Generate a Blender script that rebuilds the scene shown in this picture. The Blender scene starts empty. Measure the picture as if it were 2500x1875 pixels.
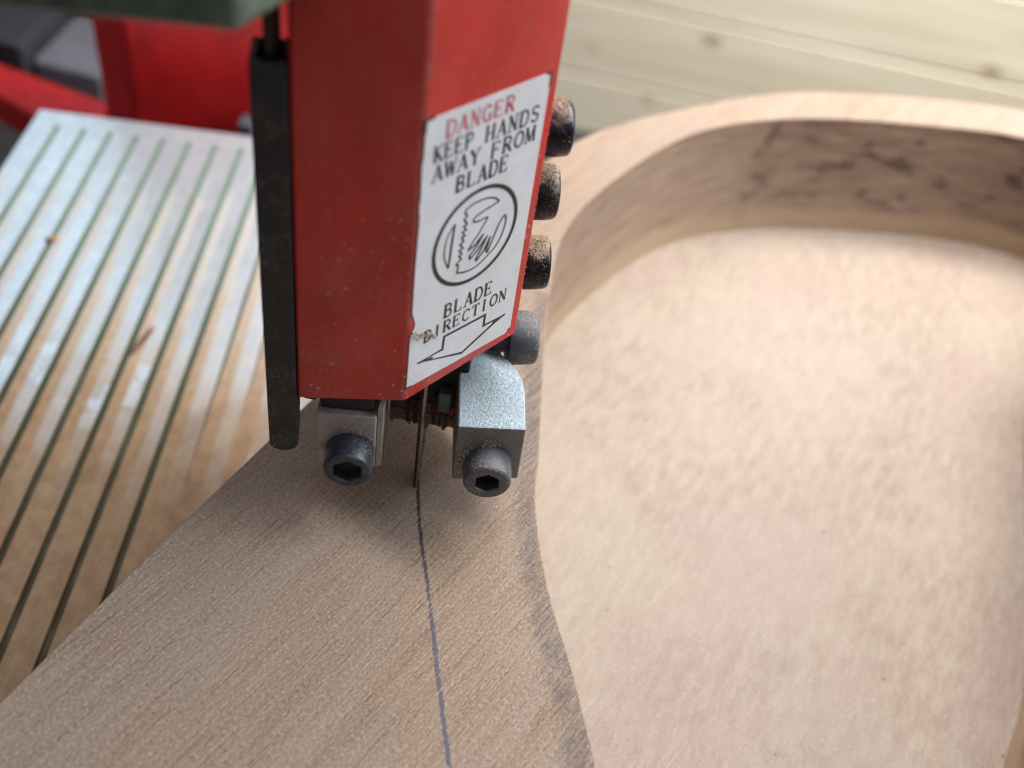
import bpy, bmesh, math, random
from mathutils import Vector, Matrix
random.seed(7)
S = 0.001                                  # everything below is measured in millimetres
sc = bpy.context.scene

# ------------------------------------------------------------------ camera
CAM = Vector((17.05, -146.69, 185.44))
PITCH, ROLL = math.radians(45.305), math.radians(9.883)
fwd = Vector((0, math.cos(PITCH), -math.sin(PITCH)))
r0 = Vector((1, 0, 0)); d0 = fwd.cross(r0)
right = math.cos(ROLL) * r0 - math.sin(ROLL) * d0
down = math.sin(ROLL) * r0 + math.cos(ROLL) * d0
cam = bpy.data.cameras.new('camera'); camo = bpy.data.objects.new('camera', cam)
sc.collection.objects.link(camo)
M = Matrix((right, -down, -fwd)).transposed().to_4x4(); M.translation = CAM * S
camo.matrix_world = M
cam.sensor_width = 36; cam.sensor_fit = 'HORIZONTAL'; cam.lens = 38.16
cam.clip_start = 0.005; cam.clip_end = 50
cam.dof.use_dof = True; cam.dof.focus_distance = 0.217; cam.dof.aperture_fstop = 10
sc.camera = camo
# ------------------------------------------------------------------ world, lamps, exposure
w = bpy.data.worlds.new('World'); sc.world = w; w.use_nodes = True
bg = w.node_tree.nodes['Background']
# a room: lighter towards ceiling and the windows beyond, darker behind the viewer and towards the floor
_t = w.node_tree; _g = _t.nodes.new('ShaderNodeTexCoord'); _s = _t.nodes.new('ShaderNodeSeparateXYZ'); _t.links.new(_g.outputs['Generated'], _s.inputs[0])
def _mr(o, a, b, c, d):
    m = _t.nodes.new('ShaderNodeMapRange'); m.interpolation_type = 'SMOOTHSTEP'; _t.links.new(o, m.inputs[0])
    for i, q in enumerate((a, b, c, d)): m.inputs[i + 1].default_value = q
    return m.outputs[0]
_m = _t.nodes.new('ShaderNodeMath'); _m.operation = 'MULTIPLY'
_t.links.new(_mr(_s.outputs[2], -.05, .75, .02, .48), _m.inputs[0]); _t.links.new(_mr(_s.outputs[1], -.9, .6, .7, 1.), _m.inputs[1])
_t.links.new(_m.outputs[0], bg.inputs[1]); bg.inputs[0].default_value = (0.86, 0.93, 1.0, 1)

def area(name, loc, target, sx, sy, watts, col, shape='RECTANGLE'):
    l = bpy.data.lights.new(name, 'AREA'); l.shape = shape; l.size = sx * S; l.size_y = sy * S
    l.energy = watts; l.color = col
    o = bpy.data.objects.new(name, l); sc.collection.objects.link(o)
    o.location = Vector(loc) * S
    o.rotation_euler = (Vector(target) - Vector(loc)).to_track_quat('-Z', 'Y').to_euler()
    return o
strip = area('strip_lamp', (175, 208, 325), (60, 40, 0), 400, 60, 2.25, (1.0, 0.985, 0.97))
area('window_light', (-180, 610, 480), (-90, 90, -50), 460, 330, 2.3, (0.64, 0.84, 1.0))
area('side_window', (880, 130, 480), (20, 10, 40), 420, 420, 5.4, (0.84, 0.92, 1.0))
wl = area('wall_fill', (480, 380, 640), (380, 890, -330), 500, 200, 7.6, (1.0, 0.95, 0.85)); wl.data.spread = math.radians(110)  # added fill that brightens the board wall, not a fitting of the room
sc.view_settings.view_transform = 'Standard'; sc.view_settings.look = 'None'
sc.cycles.use_denoising = True; sc.cycles.denoising_prefilter = 'ACCURATE'; sc.cycles.filter_width = 1.1; sc.cycles.use_adaptive_sampling = False
sc.view_settings.exposure = 0.06; sc.view_settings.gamma = 1

# ------------------------------------------------------------------ materials
class NT:
    def __init__(s, name):
        s.m = bpy.data.materials.new(name); s.m.use_nodes = True
        s.t = s.m.node_tree; s.b = s.t.nodes['Principled BSDF']; s._oc = None
    def n(s, ty, **kw):
        x = s.t.nodes.new(ty)
        for k, v in kw.items(): setattr(x, k, v)
        return x
    def link(s, a, b): s.t.links.new(a, b)
    def put(s, sock, v):
        if isinstance(v, bpy.types.NodeSocket): s.link(v, sock)
        elif isinstance(v, (tuple, list)) and len(v) == 3 and sock.type == 'RGBA': sock.default_value = (*v, 1)
        else: sock.default_value = v
    def mm(s, rot=0.0, scale=(1, 1, 1), loc=(0, 0, 0), r3=None):
        """object coordinates in mm, turned by rot about z, then scaled"""
        if s._oc is None: s._oc = s.n('ShaderNodeTexCoord').outputs['Object']
        a = s.n('ShaderNodeMapping'); a.inputs['Rotation'].default_value = r3 or (0, 0, rot)
        a.inputs['Scale'].default_value = (1000, 1000, 1000); s.link(s._oc, a.inputs[0])
        b = s.n('ShaderNodeMapping'); b.inputs['Scale'].default_value = scale; b.inputs['Location'].default_value = loc
        s.link(a.outputs[0], b.inputs[0]); return b.outputs[0]
    def noise(s, v, scale=1, detail=3, rough=.5, dist=0):
        x = s.n('ShaderNodeTexNoise'); s.link(v, x.inputs['Vector'])
        x.inputs['Scale'].default_value = scale; x.inputs['Detail'].default_value = detail
        x.inputs['Roughness'].default_value = rough; x.inputs['Distortion'].default_value = dist
        return x.outputs['Fac']
    def voro(s, v, scale=1, out='Distance', rnd=1):
        x = s.n('ShaderNodeTexVoronoi'); s.link(v, x.inputs['Vector']); x.inputs['Scale'].default_value = scale
        x.inputs['Randomness'].default_value = rnd
        return x.outputs[out]
    def step(s, v, a, b, o0=0., o1=1.):
        x = s.n('ShaderNodeMapRange'); x.interpolation_type = 'SMOOTHSTEP'
        s.put(x.inputs[0], v); x.inputs[1].default_value = a; x.inputs[2].default_value = b
        x.inputs[3].default_value = o0; x.inputs[4].default_value = o1; return x.outputs[0]
    def math(s, op, a, b=0.):
        x = s.n('ShaderNodeMath', operation=op); s.put(x.inputs[0], a); s.put(x.inputs[1], b); return x.outputs[0]
    def mix(s, f, a, b, mode='MIX'):
        x = s.n('ShaderNodeMix', data_type='RGBA', blend_type=mode)
        s.put(x.inputs[0], f); s.put(x.inputs[6], a); s.put(x.inputs[7], b); return x.outputs[2]
    def xyz(s, v):
        x = s.n('ShaderNodeSeparateXYZ'); s.link(v, x.inputs[0]); return x.outputs
    def bump(s, h, strength=.3, dist=.1):
        x = s.n('ShaderNodeBump'); s.put(x.inputs['Height'], h); x.inputs['Strength'].default_value = strength
        x.inputs['Distance'].default_value = dist * S; s.link(x.outputs[0], s.b.inputs['Normal'])
    def out(s, col=None, rough=.5, metal=0., spec=.5, alpha=None):
        if col is not None: s.put(s.b.inputs['Base Color'], col)
        s.put(s.b.inputs['Roughness'], rough); s.put(s.b.inputs['Metallic'], metal)
        s.put(s.b.inputs['Specular IOR Level'], spec)
        if alpha is not None: s.put(s.b.inputs['Alpha'], alpha)
        return s.m

GRAIN = math.radians(-61)                  # brings the grain direction onto local x
def wood_rim():
    k = NT('raw_mahogany')
    fib = k.noise(k.mm(GRAIN, (.05, 2.4, 1)), 1, 5, .65)
    band = k.noise(k.mm(GRAIN, (.012, .32, .05), (2, 8, 0)), 1, 4, .6)
    por = k.noise(k.mm(GRAIN, (.055, 2.6, 1), (7, 3, 0)), 1, 3, .55)
    wob = k.noise(k.mm(GRAIN, (.5, 2.2, 1), (1, 1, 5)), 1, 3, .6)
    spk = k.noise(k.mm(GRAIN, (1.3, 2.1, 2)), 1, 5, .75)
    sp2 = k.noise(k.mm(0, (2.0, 2.0, 2.0), (5, 9, 1)), 1, 2, .6)
    big = k.noise(k.mm(GRAIN, (.02, .07, .05)), 1, 3, .55)
    c = k.mix(k.step(fib, .32, .68), (.305, .208, .148), (.425, .312, .228))
    c = k.mix(k.math('MULTIPLY', k.step(big, .38, .66), .6), c, (.375, .292, .245))
    c = k.mix(k.math('MULTIPLY', k.step(band, .50, .68), .38), c, (.275, .178, .118))
    pm = k.math('MULTIPLY', k.step(por, .56, .64), k.math('MULTIPLY', k.step(wob, .38, .58), k.step(band, .40, .60, .25, 1)))
    c = k.mix(k.math('MULTIPLY', pm, .62), c, (.135, .080, .055))
    c = k.mix(k.math('MULTIPLY', k.step(spk, .52, .64), .62), c, (.62, .50, .40))
    c = k.mix(k.math('MULTIPLY', k.step(spk, .48, .36), .62), c, (.165, .105, .075))
    c = k.mix(k.math('MULTIPLY', k.step(sp2, .66, .74), .5), c, (.74, .64, .54))
    h = k.math('ADD', k.math('MULTIPLY', fib, .5), k.math('ADD', spk, k.math('MULTIPLY', pm, -.5)))
    k.bump(h, .8, .22)
    return k.out(c, .78, 0, .25)
def wood_floor():
    k = NT('routed_mahogany')
    fib = k.noise(k.mm(GRAIN - .12, (.12, .35, .3)), 1, 4, .6)
    mot = k.noise(k.mm(0, (.03, .03, .1), (4, 9, 0)), 1, 3, .55)
    pk = k.noise(k.mm(GRAIN, (.012, .02, .1), (14, 2, 0)), 1, 2, .5)
    spk = k.noise(k.mm(GRAIN, (1.0, 1.7, 1)), 1, 5, .75)
    fur = k.noise(k.mm(GRAIN - .2, (.22, 1.1, 1), (4, 4, 2)), 1, 4, .7)
    dot = k.voro(k.mm(0, (.11, .11, .11)), 1)
    dk = k.noise(k.mm(0, (.05, .05, .05), (3, 1, 2)), 1, 1)
    c = k.mix(k.step(fib, .28, .72), (.345, .268, .212), (.445, .362, .295))
    c = k.mix(k.math('MULTIPLY', k.step(mot, .38, .64), .5), c, (.455, .375, .305))
    c = k.mix(k.math('MULTIPLY', k.step(pk, .46, .66), .4), c, (.395, .292, .252))
    c = k.mix(k.math('MULTIPLY', k.step(fur, .54, .72), .35), c, (.58, .475, .385))
    c = k.mix(k.math('MULTIPLY', k.step(fur, .45, .28), .25), c, (.285, .205, .155))
    c = k.mix(k.math('MULTIPLY', k.step(spk, .52, .68), .42), c, (.63, .53, .44))
    c = k.mix(k.math('MULTIPLY', k.step(spk, .47, .33), .40), c, (.24, .165, .125))
    scr = k.noise(k.mm(GRAIN + .05, (.03, 3.2, 1), (1, 7, 0)), 1, 1)
    c = k.mix(k.math('MULTIPLY', k.math('MULTIPLY', k.step(scr, .70, .75), k.step(pk, .5, .6)), .5), c, (.68, .58, .48))
    c = k.mix(k.math('MULTIPLY', k.math('MULTIPLY', k.step(dot, .065, .03), k.step(dk, .44, .54)), .85), c, (.13, .065, .05))
    k.bump(k.math('ADD', spk, fur), .5, .2)
    return k.out(c, .7, 0, .3)
def wood_wall():
    k = NT('scorched_pocket_wall')
    v = k.mm(0, (1, 1, 1)); x, y, z = k.xyz(v)
    fib = k.noise(k.mm(0, (.06, .06, .7)), 1, 4, .6)
    c = k.mix(k.step(fib, .3, .7), (.25, .172, .122), (.37, .272, .20))
    # burn marks from the router: only past the seam, in dashes lying along the wall
    bn = k.noise(k.mm(0, (.075, .075, .17), (2, 0, 1)), 1, 3, .6)
    b2 = k.noise(k.mm(0, (.045, .045, .09), (5, 1, 4)), 1, 2, .5)
    past = k.math('MULTIPLY', k.step(k.math('ADD', x, k.math('MULTIPLY', k.math('SUBTRACT', fib, .5), 40)), 78, 112), k.step(z, -40, -30))
    c = k.mix(k.math('MULTIPLY', k.math('MULTIPLY', k.step(b2, .36, .60), past), .5), c, (.21, .135, .105))
    c = k.mix(k.math('MULTIPLY', k.math('MULTIPLY', k.step(bn, .50, .68), past), .82), c, (.085, .05, .043))
    x = k.math('ADD', x, k.math('MULTIPLY', k.math('SUBTRACT', k.noise(k.mm(0, (.1, .1, .12), (1, 8, 3)), 1, 3, .6), .5), 9))
    seam = k.math('MULTIPLY', k.step(x, 80, 88), k.step(x, 98, 88))
    sn = k.noise(k.mm(0, (.15, .15, .12), (8, 2, 0)), 1, 2)
    c = k.mix(k.math('MULTIPLY', k.math('MULTIPLY', seam, k.step(sn, .42, .66)), .7), c, (.10, .06, .048))
    c = k.mix(k.math('MULTIPLY', k.step(k.math('ADD', z, k.math('MULTIPLY', bn, 8)), -31, -36), .6), c, (.44, .315, .20))
    k.bump(fib, .3, .4)
    return k.out(c, .65, 0, .3)
def ink_mat(name, c1, c2, lo, hi, dens, wide=2.4, jag=1.3, edge0=.5, e=(.10, .46)):
    """a drawn line: pigment sitting in the raw grain, broken up along it"""
    k = NT(name)
    uv = k.n('ShaderNodeUVMap').outputs[0]; u, v, _ = k.xyz(uv)
    n1 = k.noise(k.mm(GRAIN, (.28, wide, 1), (3, 1, 0)), 1, 4, .65)
    n2 = k.noise(k.mm(GRAIN, (.06, .25, 1), (9, 4, 0)), 1, 2)
    n3 = k.noise(k.mm(GRAIN, (.10, wide * .9, 1), (6, 6, 0)), 1, 2, .6)
    v = k.math('ADD', v, k.math('MULTIPLY', k.math('SUBTRACT', n3, .5), jag))
    edge = k.math('ABSOLUTE', k.math('SUBTRACT', v, edge0))
    cov = k.math('ADD', k.math('SUBTRACT', n1, k.step(edge, e[0], e[1], 0, .42)), k.math('MULTIPLY', n2, .25))
    a = k.math('MULTIPLY', k.step(cov, lo, hi), dens)
    c = k.mix(k.step(u, .25, .85), c1, c2)
    return k.out(c, .6, 0, .3, a)
def red_paint(name, dust=1., base=(.52, .027, .021)):
    k = NT(name)
    x, y, z = k.xyz(k.mm())
    v = k.voro(k.mm(0, (.46, .46, .46)), 1)
    sz = k.noise(k.mm(0, (.22, .22, .22), (1, 5, 2)), 1, 3)
    low = k.step(z, 100, 48, .22, 1.)
    cl = k.noise(k.mm(0, (.10, .10, .06)), 1, 4, .65)
    fv = k.noise(k.mm(0, (2.6, 2.6, 2.6)), 1, 3, .65)
    sp = k.math('MULTIPLY', k.step(v, .20, .09), k.math('MULTIPLY', k.step(sz, .40, .60), low))
    film = k.math('MULTIPLY', k.math('MULTIPLY', k.step(cl, .38, .70), k.step(fv, .40, .72)), k.step(z, 110, 50, .55, 1.))
    rub = k.noise(k.mm(0, (1.6, 1.6, .10), (3, 3, 1)), 1, 3, .6)             # wiping streaks run down the sheet
    c = k.mix(k.step(k.noise(k.mm(0, (.06, .06, .04)), 1, 4), .3, .7), tuple(q * .85 for q in base), tuple(q * 1.2 for q in base))
    c = k.mix(k.math('MULTIPLY', k.step(rub, .56, .74), .16 * dust), c, (.50, .20, .17))
    c = k.mix(k.math('MULTIPLY', film, .60 * dust), c, (.52, .26, .22))
    # fold line: paint rubbed dull and pale
    fold = k.math('ABSOLUTE', k.math('SUBTRACT', k.math('MULTIPLY', k.math('ADD', x, 2.6), .85), k.math('MULTIPLY', k.math('ADD', y, 6.1), -.52)))
    fw = k.math('MULTIPLY', k.step(fold, 1.1, .2), k.math('MULTIPLY', k.step(fv, .40, .62), k.step(cl, .35, .6)))
    c = k.mix(k.math('MULTIPLY', fw, .55 * dust), c, (.55, .30, .26))
    c = k.mix(k.math('MULTIPLY', sp, .8 * dust), c, (.58, .40, .29))
    chip = k.noise(k.mm(0, (.35, .35, .35), (8, 4, 4)), 1, 2, .5)
    c = k.mix(k.math('MULTIPLY', k.step(chip, .755, .765), .8 * dust), c, (.10, .055, .05))
    k.bump(k.math('ADD', k.math('MULTIPLY', sp, .8), k.math('MULTIPLY', fv, .22)), .35, .15)
    return k.out(c, k.math('ADD', .33, k.math('MULTIPLY', film, .3 if dust > .5 else .05)), 0, .45)
def steel_black(name, dust=.5, up=.0, base=(.022, .024, .028), rough=.38, d1=(.27, .205, .15), d2=(.50, .39, .28)):
    k = NT(name)
    n1 = k.noise(k.mm(0, (2.6, 2.6, 2.6)), 1, 3, .7)
    n2 = k.noise(k.mm(0, (.22, .22, .22), (2, 6, 1)), 1, 3, .6)
    geo = k.n('ShaderNodeNewGeometry'); nz = k.xyz(geo.outputs['Normal'])[2]
    m = k.math('MULTIPLY', k.step(n1, .47, .66), k.step(n2, .42, .66))
    m = k.math('MULTIPLY', m, dust)
    settled = k.math('MULTIPLY', k.step(k.math('ADD', nz, k.math('MULTIPLY', k.math('SUBTRACT', n2, .5), 1.4)), .62, .95), up)
    settled = k.math('MULTIPLY', settled, k.step(n1, .36, .52))
    m = k.math('MAXIMUM', m, settled)
    c = k.mix(m, base, k.mix(k.step(n1, .4, .75), d1, d2))
    k.bump(k.math('ADD', n1, k.math('MULTIPLY', m, .8)), .35, .12)
    return k.out(c, k.math('ADD', rough, k.math('MULTIPLY', m, .45)), k.math('SUBTRACT', .55, k.math('MULTIPLY', m, .55)), .5)
def alu(name, dust=.3, base=(.50, .53, .56), rough=.5, metal=.62):
    k = NT(name)
    n1 = k.noise(k.mm(0, (1.3, 1.3, 1.3)), 1, 4, .7)
    n2 = k.noise(k.mm(0, (.35, .35, .3), (3, 2, 7)), 1, 3, .6)
    gr = k.noise(k.mm(0, (2.2, 2.2, 2.2), (9, 1, 4)), 1, 3, .7)
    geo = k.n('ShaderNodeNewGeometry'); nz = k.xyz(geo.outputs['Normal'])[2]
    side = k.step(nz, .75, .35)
    m = k.math('MULTIPLY', k.math('MULTIPLY', k.step(n2, .44, .62), k.step(n1, .4, .6)), dust)
    m = k.math('MULTIPLY', m, k.math('ADD', .35, side))
    c = k.mix(k.step(n1, .3, .7), tuple(q * .72 for q in base), base)
    c = k.mix(k.math('MULTIPLY', side, .75), c, (.20, .16, .135))       # shade painted into the cast sides, browner than the top
    c = k.mix(k.math('MULTIPLY', k.step(gr, .60, .70), .55), c, tuple(min(1, q * 1.7) for q in base))
    c = k.mix(k.math('MULTIPLY', k.step(gr, .40, .30), .6), c, (.10, .10, .105))
    c = k.mix(m, c, (.33, .235, .13))
    k.bump(k.math('ADD', n1, gr), .75, .2)
    return k.out(c, k.math('ADD', rough, k.math('MULTIPLY', k.step(gr, .66, .56), .14)), k.math('SUBTRACT', metal, k.math('MULTIPLY', m, metal * .9)), .5)
PHASE = 0.9461
TROT = math.radians(-4.5)                  # table axes: x across the grooves, y towards the far edge
def table_mat():
    k = NT('dusty_aluminium')
    v = k.mm(TROT); x, y, z = k.xyz(v)
    pos = k.math('DIVIDE', k.math('ADD', x, 1120.0), 9.6)
    pos = k.math('ADD', pos, PHASE)
    ph = k.math('FRACT', pos)                               # 0 at each groove, rising to the right
    lane = k.math('FLOOR', pos)
    ridge = k.step(ph, .56, .30)
    n1 = k.noise(k.mm(TROT, (.24, .17, .2)), 1, 5, .65)
    n2 = k.noise(k.mm(0, (.8, .8, .8)), 1, 4, .7)
    n3 = k.noise(k.mm(TROT, (.05, .03, .1), (4, 2, 0)), 1, 3, .55)
    near = k.step(y, 150, -10)                               # more sawdust lies towards the blade
    rt = k.step(x, -150, -50)
    amt = k.math('ADD', k.math('MULTIPLY', near, .95), k.math('MULTIPLY', rt, .16))
    amt = k.math('ADD', amt, k.math('MULTIPLY', k.math('SUBTRACT', n3, .5), .7))
    amt = k.math('ADD', amt, k.math('MULTIPLY', k.math('SUBTRACT', n1, .5), .35))
    amt = k.math('ADD', amt, k.math('MULTIPLY', ridge, k.step(y, 182, 150, 0, .50)))
    # patches wiped clean, each on one land between two grooves
    co = k.n('ShaderNodeCombineXYZ'); k.put(co.inputs[0], k.math('MULTIPLY', lane, 3.17)); k.put(co.inputs[1], k.math('FLOOR', k.math('DIVIDE', k.math('ADD', y, k.math('MULTIPLY', lane, 7.3)), 17.0)))
    wn_ = k.n('ShaderNodeTexWhiteNoise'); k.link(co.outputs[0], wn_.inputs['Vector'])
    wipe = k.math('MULTIPLY', k.step(wn_.outputs['Value'], .66, .70), k.math('MULTIPLY', k.step(ph, .40, .54), k.step(n1, .36, .56)))
    amt = k.math('SUBTRACT', amt, k.math('MULTIPLY', wipe, k.math('MULTIPLY', k.step(y, 35, 70, 0, .34), k.math('ADD', .5, n2))))
    d = k.step(amt, .12, 1.0)
    dustc = k.mix(k.step(n1, .3, .7), (.345, .205, .108), (.44, .285, .168))
    dustc = k.mix(k.math('MULTIPLY', k.step(n2, .56, .74), .35), dustc, (.55, .42, .29))
    dustc = k.mix(k.math('MULTIPLY', k.step(n2, .44, .32), .5), dustc, (.24, .14, .08))
    dustc = k.mix(k.step(y, 45, 135), dustc, k.mix(k.step(n2, .35, .65), (.50, .39, .28), (.66, .56, .45)))
    metal = k.mix(k.step(n1, .35, .7), (.58, .66, .71), (.68, .76, .81))
    metal = k.mix(k.math('MULTIPLY', k.step(n2, .55, .72), .3), metal, (.78, .84, .86))
    c = k.mix(d, metal, dustc)
    brn = k.noise(k.mm(TROT, (.06, .05, .1), (11, 3, 0)), 1, 4, .6)
    c = k.mix(k.math('MULTIPLY', k.math('MULTIPLY', k.step(brn, .50, .70), k.step(y, 110, 25)), .55), c, (.20, .11, .06))
    scr = k.noise(k.mm(TROT, (2.0, .02, .3), (1, 3, 0)), 1, 2)
    c = k.mix(k.math('MULTIPLY', k.step(scr, .66, .72), .12), c, (.72, .66, .58))
    k.bump(k.math('ADD', n2, k.math('MULTIPLY', d, .5)), .25, .12)
    return k.out(c, k.math('ADD', .40, k.math('MULTIPLY', d, .36)), k.math('MULTIPLY', k.math('SUBTRACT', 1, d), .5), .4)
def groove_mat():
    k = NT('green_groove_paint')
    n = k.noise(k.mm(TROT, (.4, .06, .3)), 1, 3)
    y = k.xyz(k.mm(TROT))[1]
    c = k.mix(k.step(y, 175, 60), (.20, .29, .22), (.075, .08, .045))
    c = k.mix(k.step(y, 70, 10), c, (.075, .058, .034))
    c = k.mix(k.math('MULTIPLY', k.step(n, .5, .7), .4), c, (.20, .19, .13))
    return k.out(c, .7, 0, .3)
def plain(name, col, rough=.5, metal=0., var=.18, sc_=.2, spec=.5):
    k = NT(name); n = k.noise(k.mm(0, (sc_,) * 3), 1, 4, .6)
    c = k.mix(k.step(n, .3, .7), tuple(q * (1 - var) for q in col), tuple(min(1, q * (1 + var)) for q in col))
    k.bump(k.noise(k.mm(0, (sc_ * 8,) * 3), 1, 2), .12, .1)
    return k.out(c, rough, metal, spec)
def hammer_green():
    k = NT('green_hammer_paint'); n = k.noise(k.mm(0, (.35,) * 3), 1, 3); v = k.voro(k.mm(0, (.7,) * 3), 1)
    c = k.mix(k.step(n, .3, .7), (.085, .125, .095), (.15, .20, .16))
    k.bump(v, .25, .4); return k.out(c, .35, .15, .5)
def pine():
    k = NT('pine_cladding'); v = k.mm(math.radians(5)); x, y, z = k.xyz(v)
    row = k.math('FLOOR', k.math('DIVIDE', k.math('ADD', z, 306), 86.0))
    co = k.n('ShaderNodeCombineXYZ'); k.put(co.inputs[0], k.math('MULTIPLY', x, .0035)); k.put(co.inputs[1], k.math('MULTIPLY', row, 3.7)); k.put(co.inputs[2], k.math('MULTIPLY', z, .07))
    g = k.noise(co.outputs[0], 1, 4, .55, .4)
    co2 = k.n('ShaderNodeCombineXYZ'); k.put(co2.inputs[0], k.math('MULTIPLY', x, .0105)); k.put(co2.inputs[1], k.math('MULTIPLY', row, 1.31)); k.put(co2.inputs[2], k.math('MULTIPLY', z, .019))
    kd = k.voro(co2.outputs[0], 1)
    c = k.mix(k.step(g, .32, .70), (.60, .53, .41), (.74, .68, .565))
    c = k.mix(k.math('MULTIPLY', k.step(kd, .16, .06), .75), c, (.27, .205, .11))
    return k.out(c, .55, 0, .35)

MT = dict(rim=wood_rim(), floor=wood_floor(), wall=wood_wall(), red=red_paint('red_guard_paint'),
          red2=red_paint('red_frame_paint', .15, (.78, .020, .022)), blk=steel_black('black_steel_bar', .45, 0, (.034, .037, .042), .45, (.16, .145, .13), (.36, .31, .25)),
          bolt=steel_black('black_oxide_bolt', .8, .0, (.06, .072, .09), .36, (.17, .145, .14), (.34, .30, .26)), bolt_dusty=steel_black('dusty_bolt', .42, 1., (.016, .016, .02), .3),
          bolt_grey=steel_black('grey_worn_bolt', 1.5, .35, (.12, .13, .15), .5, (.20, .165, .165), (.38, .345, .31)), bolt_top=steel_black('oiled_bolt', .12, .9, (.016, .020, .030), .22),
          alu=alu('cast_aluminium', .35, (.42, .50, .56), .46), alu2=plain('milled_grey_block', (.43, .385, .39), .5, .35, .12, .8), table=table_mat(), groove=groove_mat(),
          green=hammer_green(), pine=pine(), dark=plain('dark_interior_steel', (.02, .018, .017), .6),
          hole=plain('socket_brown', (.03, .022, .018), .8), label=None)  # screw sockets get their own dark brown
def label_mat():
    k = NT('white_label'); n = k.noise(k.mm(0, (.18,) * 3), 1, 4, .6); n2 = k.noise(k.mm(0, (1.6,) * 3), 1, 3, .7)
    c = k.mix(k.step(n, .3, .75), (.74, .76, .80), (.66, .68, .71))
    c = k.mix(k.math('MULTIPLY', k.step(n2, .66, .75), .35), c, (.36, .31, .24))
    return k.out(c, .34, 0, .45)
MT['label'] = label_mat()

# ------------------------------------------------------------------ builders
def link(name, bm, mat, parent=None, smooth=False, bevel=0, bseg=2, sharp=35):
    bmesh.ops.recalc_face_normals(bm, faces=bm.faces[:])
    return raw(name, bm, mat, parent, smooth, bevel, bseg, sharp)
def raw(name, bm, mat, parent=None, smooth=False, bevel=0, bseg=2, sharp=35):
    for v in bm.verts: v.co *= S
    me = bpy.data.meshes.new(name); bm.to_mesh(me); bm.free()
    for m in (mat if isinstance(mat, (list, tuple)) else [mat]): me.materials.append(m)
    o = bpy.data.objects.new(name, me); sc.collection.objects.link(o)
    if parent is not None: o.parent = parent
    if smooth:
        me.polygons.foreach_set('use_smooth', [True] * len(me.polygons))
        me.set_sharp_from_angle(angle=math.radians(sharp))
    if bevel:
        b = o.modifiers.new('bevel', 'BEVEL'); b.width = bevel * S; b.segments = bseg; b.limit_method = 'ANGLE'; b.angle_limit = math.radians(35)
    return o
def empty(name, label, cat, loc=(0, 0, 0), group=None):
    o = bpy.data.objects.new(name, None); o.empty_display_size = .01; sc.collection.objects.link(o)
    return tag(o, label, cat, group)
def tag(o, label, cat, group=None, kind=None):
    if label: o['label'] = label
    if cat: o['category'] = cat
    if group: o['group'] = group
    if kind: o['kind'] = kind
    return o
def prism(bm, pts, z0, z1, mi=0):
    a = [bm.verts.new((p[0], p[1], z0)) for p in pts]; b = [bm.verts.new((p[0], p[1], z1)) for p in pts]
    n = len(pts); fs = [bm.faces.new(a[::-1]), bm.faces.new(b)]
    for i in range(n): fs.append(bm.faces.new((a[i], a[(i + 1) % n], b[(i + 1) % n], b[i])))
    for f in fs: f.material_index = mi
    return fs
def box(bm, x0, x1, y0, y1, z0, z1): return prism(bm, [(x0, y0), (x1, y0), (x1, y1), (x0, y1)], z0, z1)
def spline(pts, n=8, closed=True):
    P = [Vector((p[0], p[1])) for p in pts]; out = []; N = len(P)
    for i in range(N if closed else N - 1):
        p0 = P[(i - 1) % N] if closed or i > 0 else P[0]; p1 = P[i]; p2 = P[(i + 1) % N]
        p3 = P[(i + 2) % N] if closed or i + 2 < N else P[-1]
        for j in range(n):
            t = j / n
            out.append(.5 * ((2 * p1) + (p2 - p0) * t + (2 * p0 - 5 * p1 + 4 * p2 - p3) * t * t + (3 * p1 - p0 - 3 * p2 + p3) * t ** 3))
    if not closed: out.append(P[-1])
    return out
def frame(u, v, o):                        # maps (a,b,c) -> o + a*u + b*v + c*(u x v)
    u = Vector(u).normalized(); v = Vector(v).normalized(); return u, v, u.cross(v), Vector(o)
def fpt(F, a, b, c=0): return F[3] + F[0] * a + F[1] * b + F[2] * c
def ribbon(bm, F, pts, wd, c, closed=False, widths=None):
    """flat stroke of width wd along pts in frame F, c above the plane"""
    n = len(pts); L, R = [], []
    P = [Vector(p) for p in pts]
    for i in range(n):
        a = P[i - 1] if (closed or i > 0) else P[i]; b = P[(i + 1) % n] if (closed or i < n - 1) else P[i]
        d1 = (P[i] - a); d2 = (b - P[i])
        d1 = d1.normalized() if d1.length > 1e-6 else d2.normalized()
        d2 = d2.normalized() if d2.length > 1e-6 else d1
        t = (d1 + d2); t = t.normalized() if t.length > .25 else d1
        nn = Vector((-t.y, t.x)); k = 1 / max(.6, abs(nn.dot(Vector((-d1.y, d1.x)))))
        hw = (widths[i] if widths else wd) * .5 * k
        e = t * 0
        if not closed and i == 0: e = -t * wd * .25
        if not closed and i == n - 1: e = t * wd * .25
        l = P[i] + nn * hw + e; r = P[i] - nn * hw + e
        L.append(bm.verts.new(fpt(F, l.x, l.y, c))); R.append(bm.verts.new(fpt(F, r.x, r.y, c)))
    for i in range(n if closed else n - 1):
        j = (i + 1) % n; bm.faces.new((R[i], R[j], L[j], L[i]))

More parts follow.
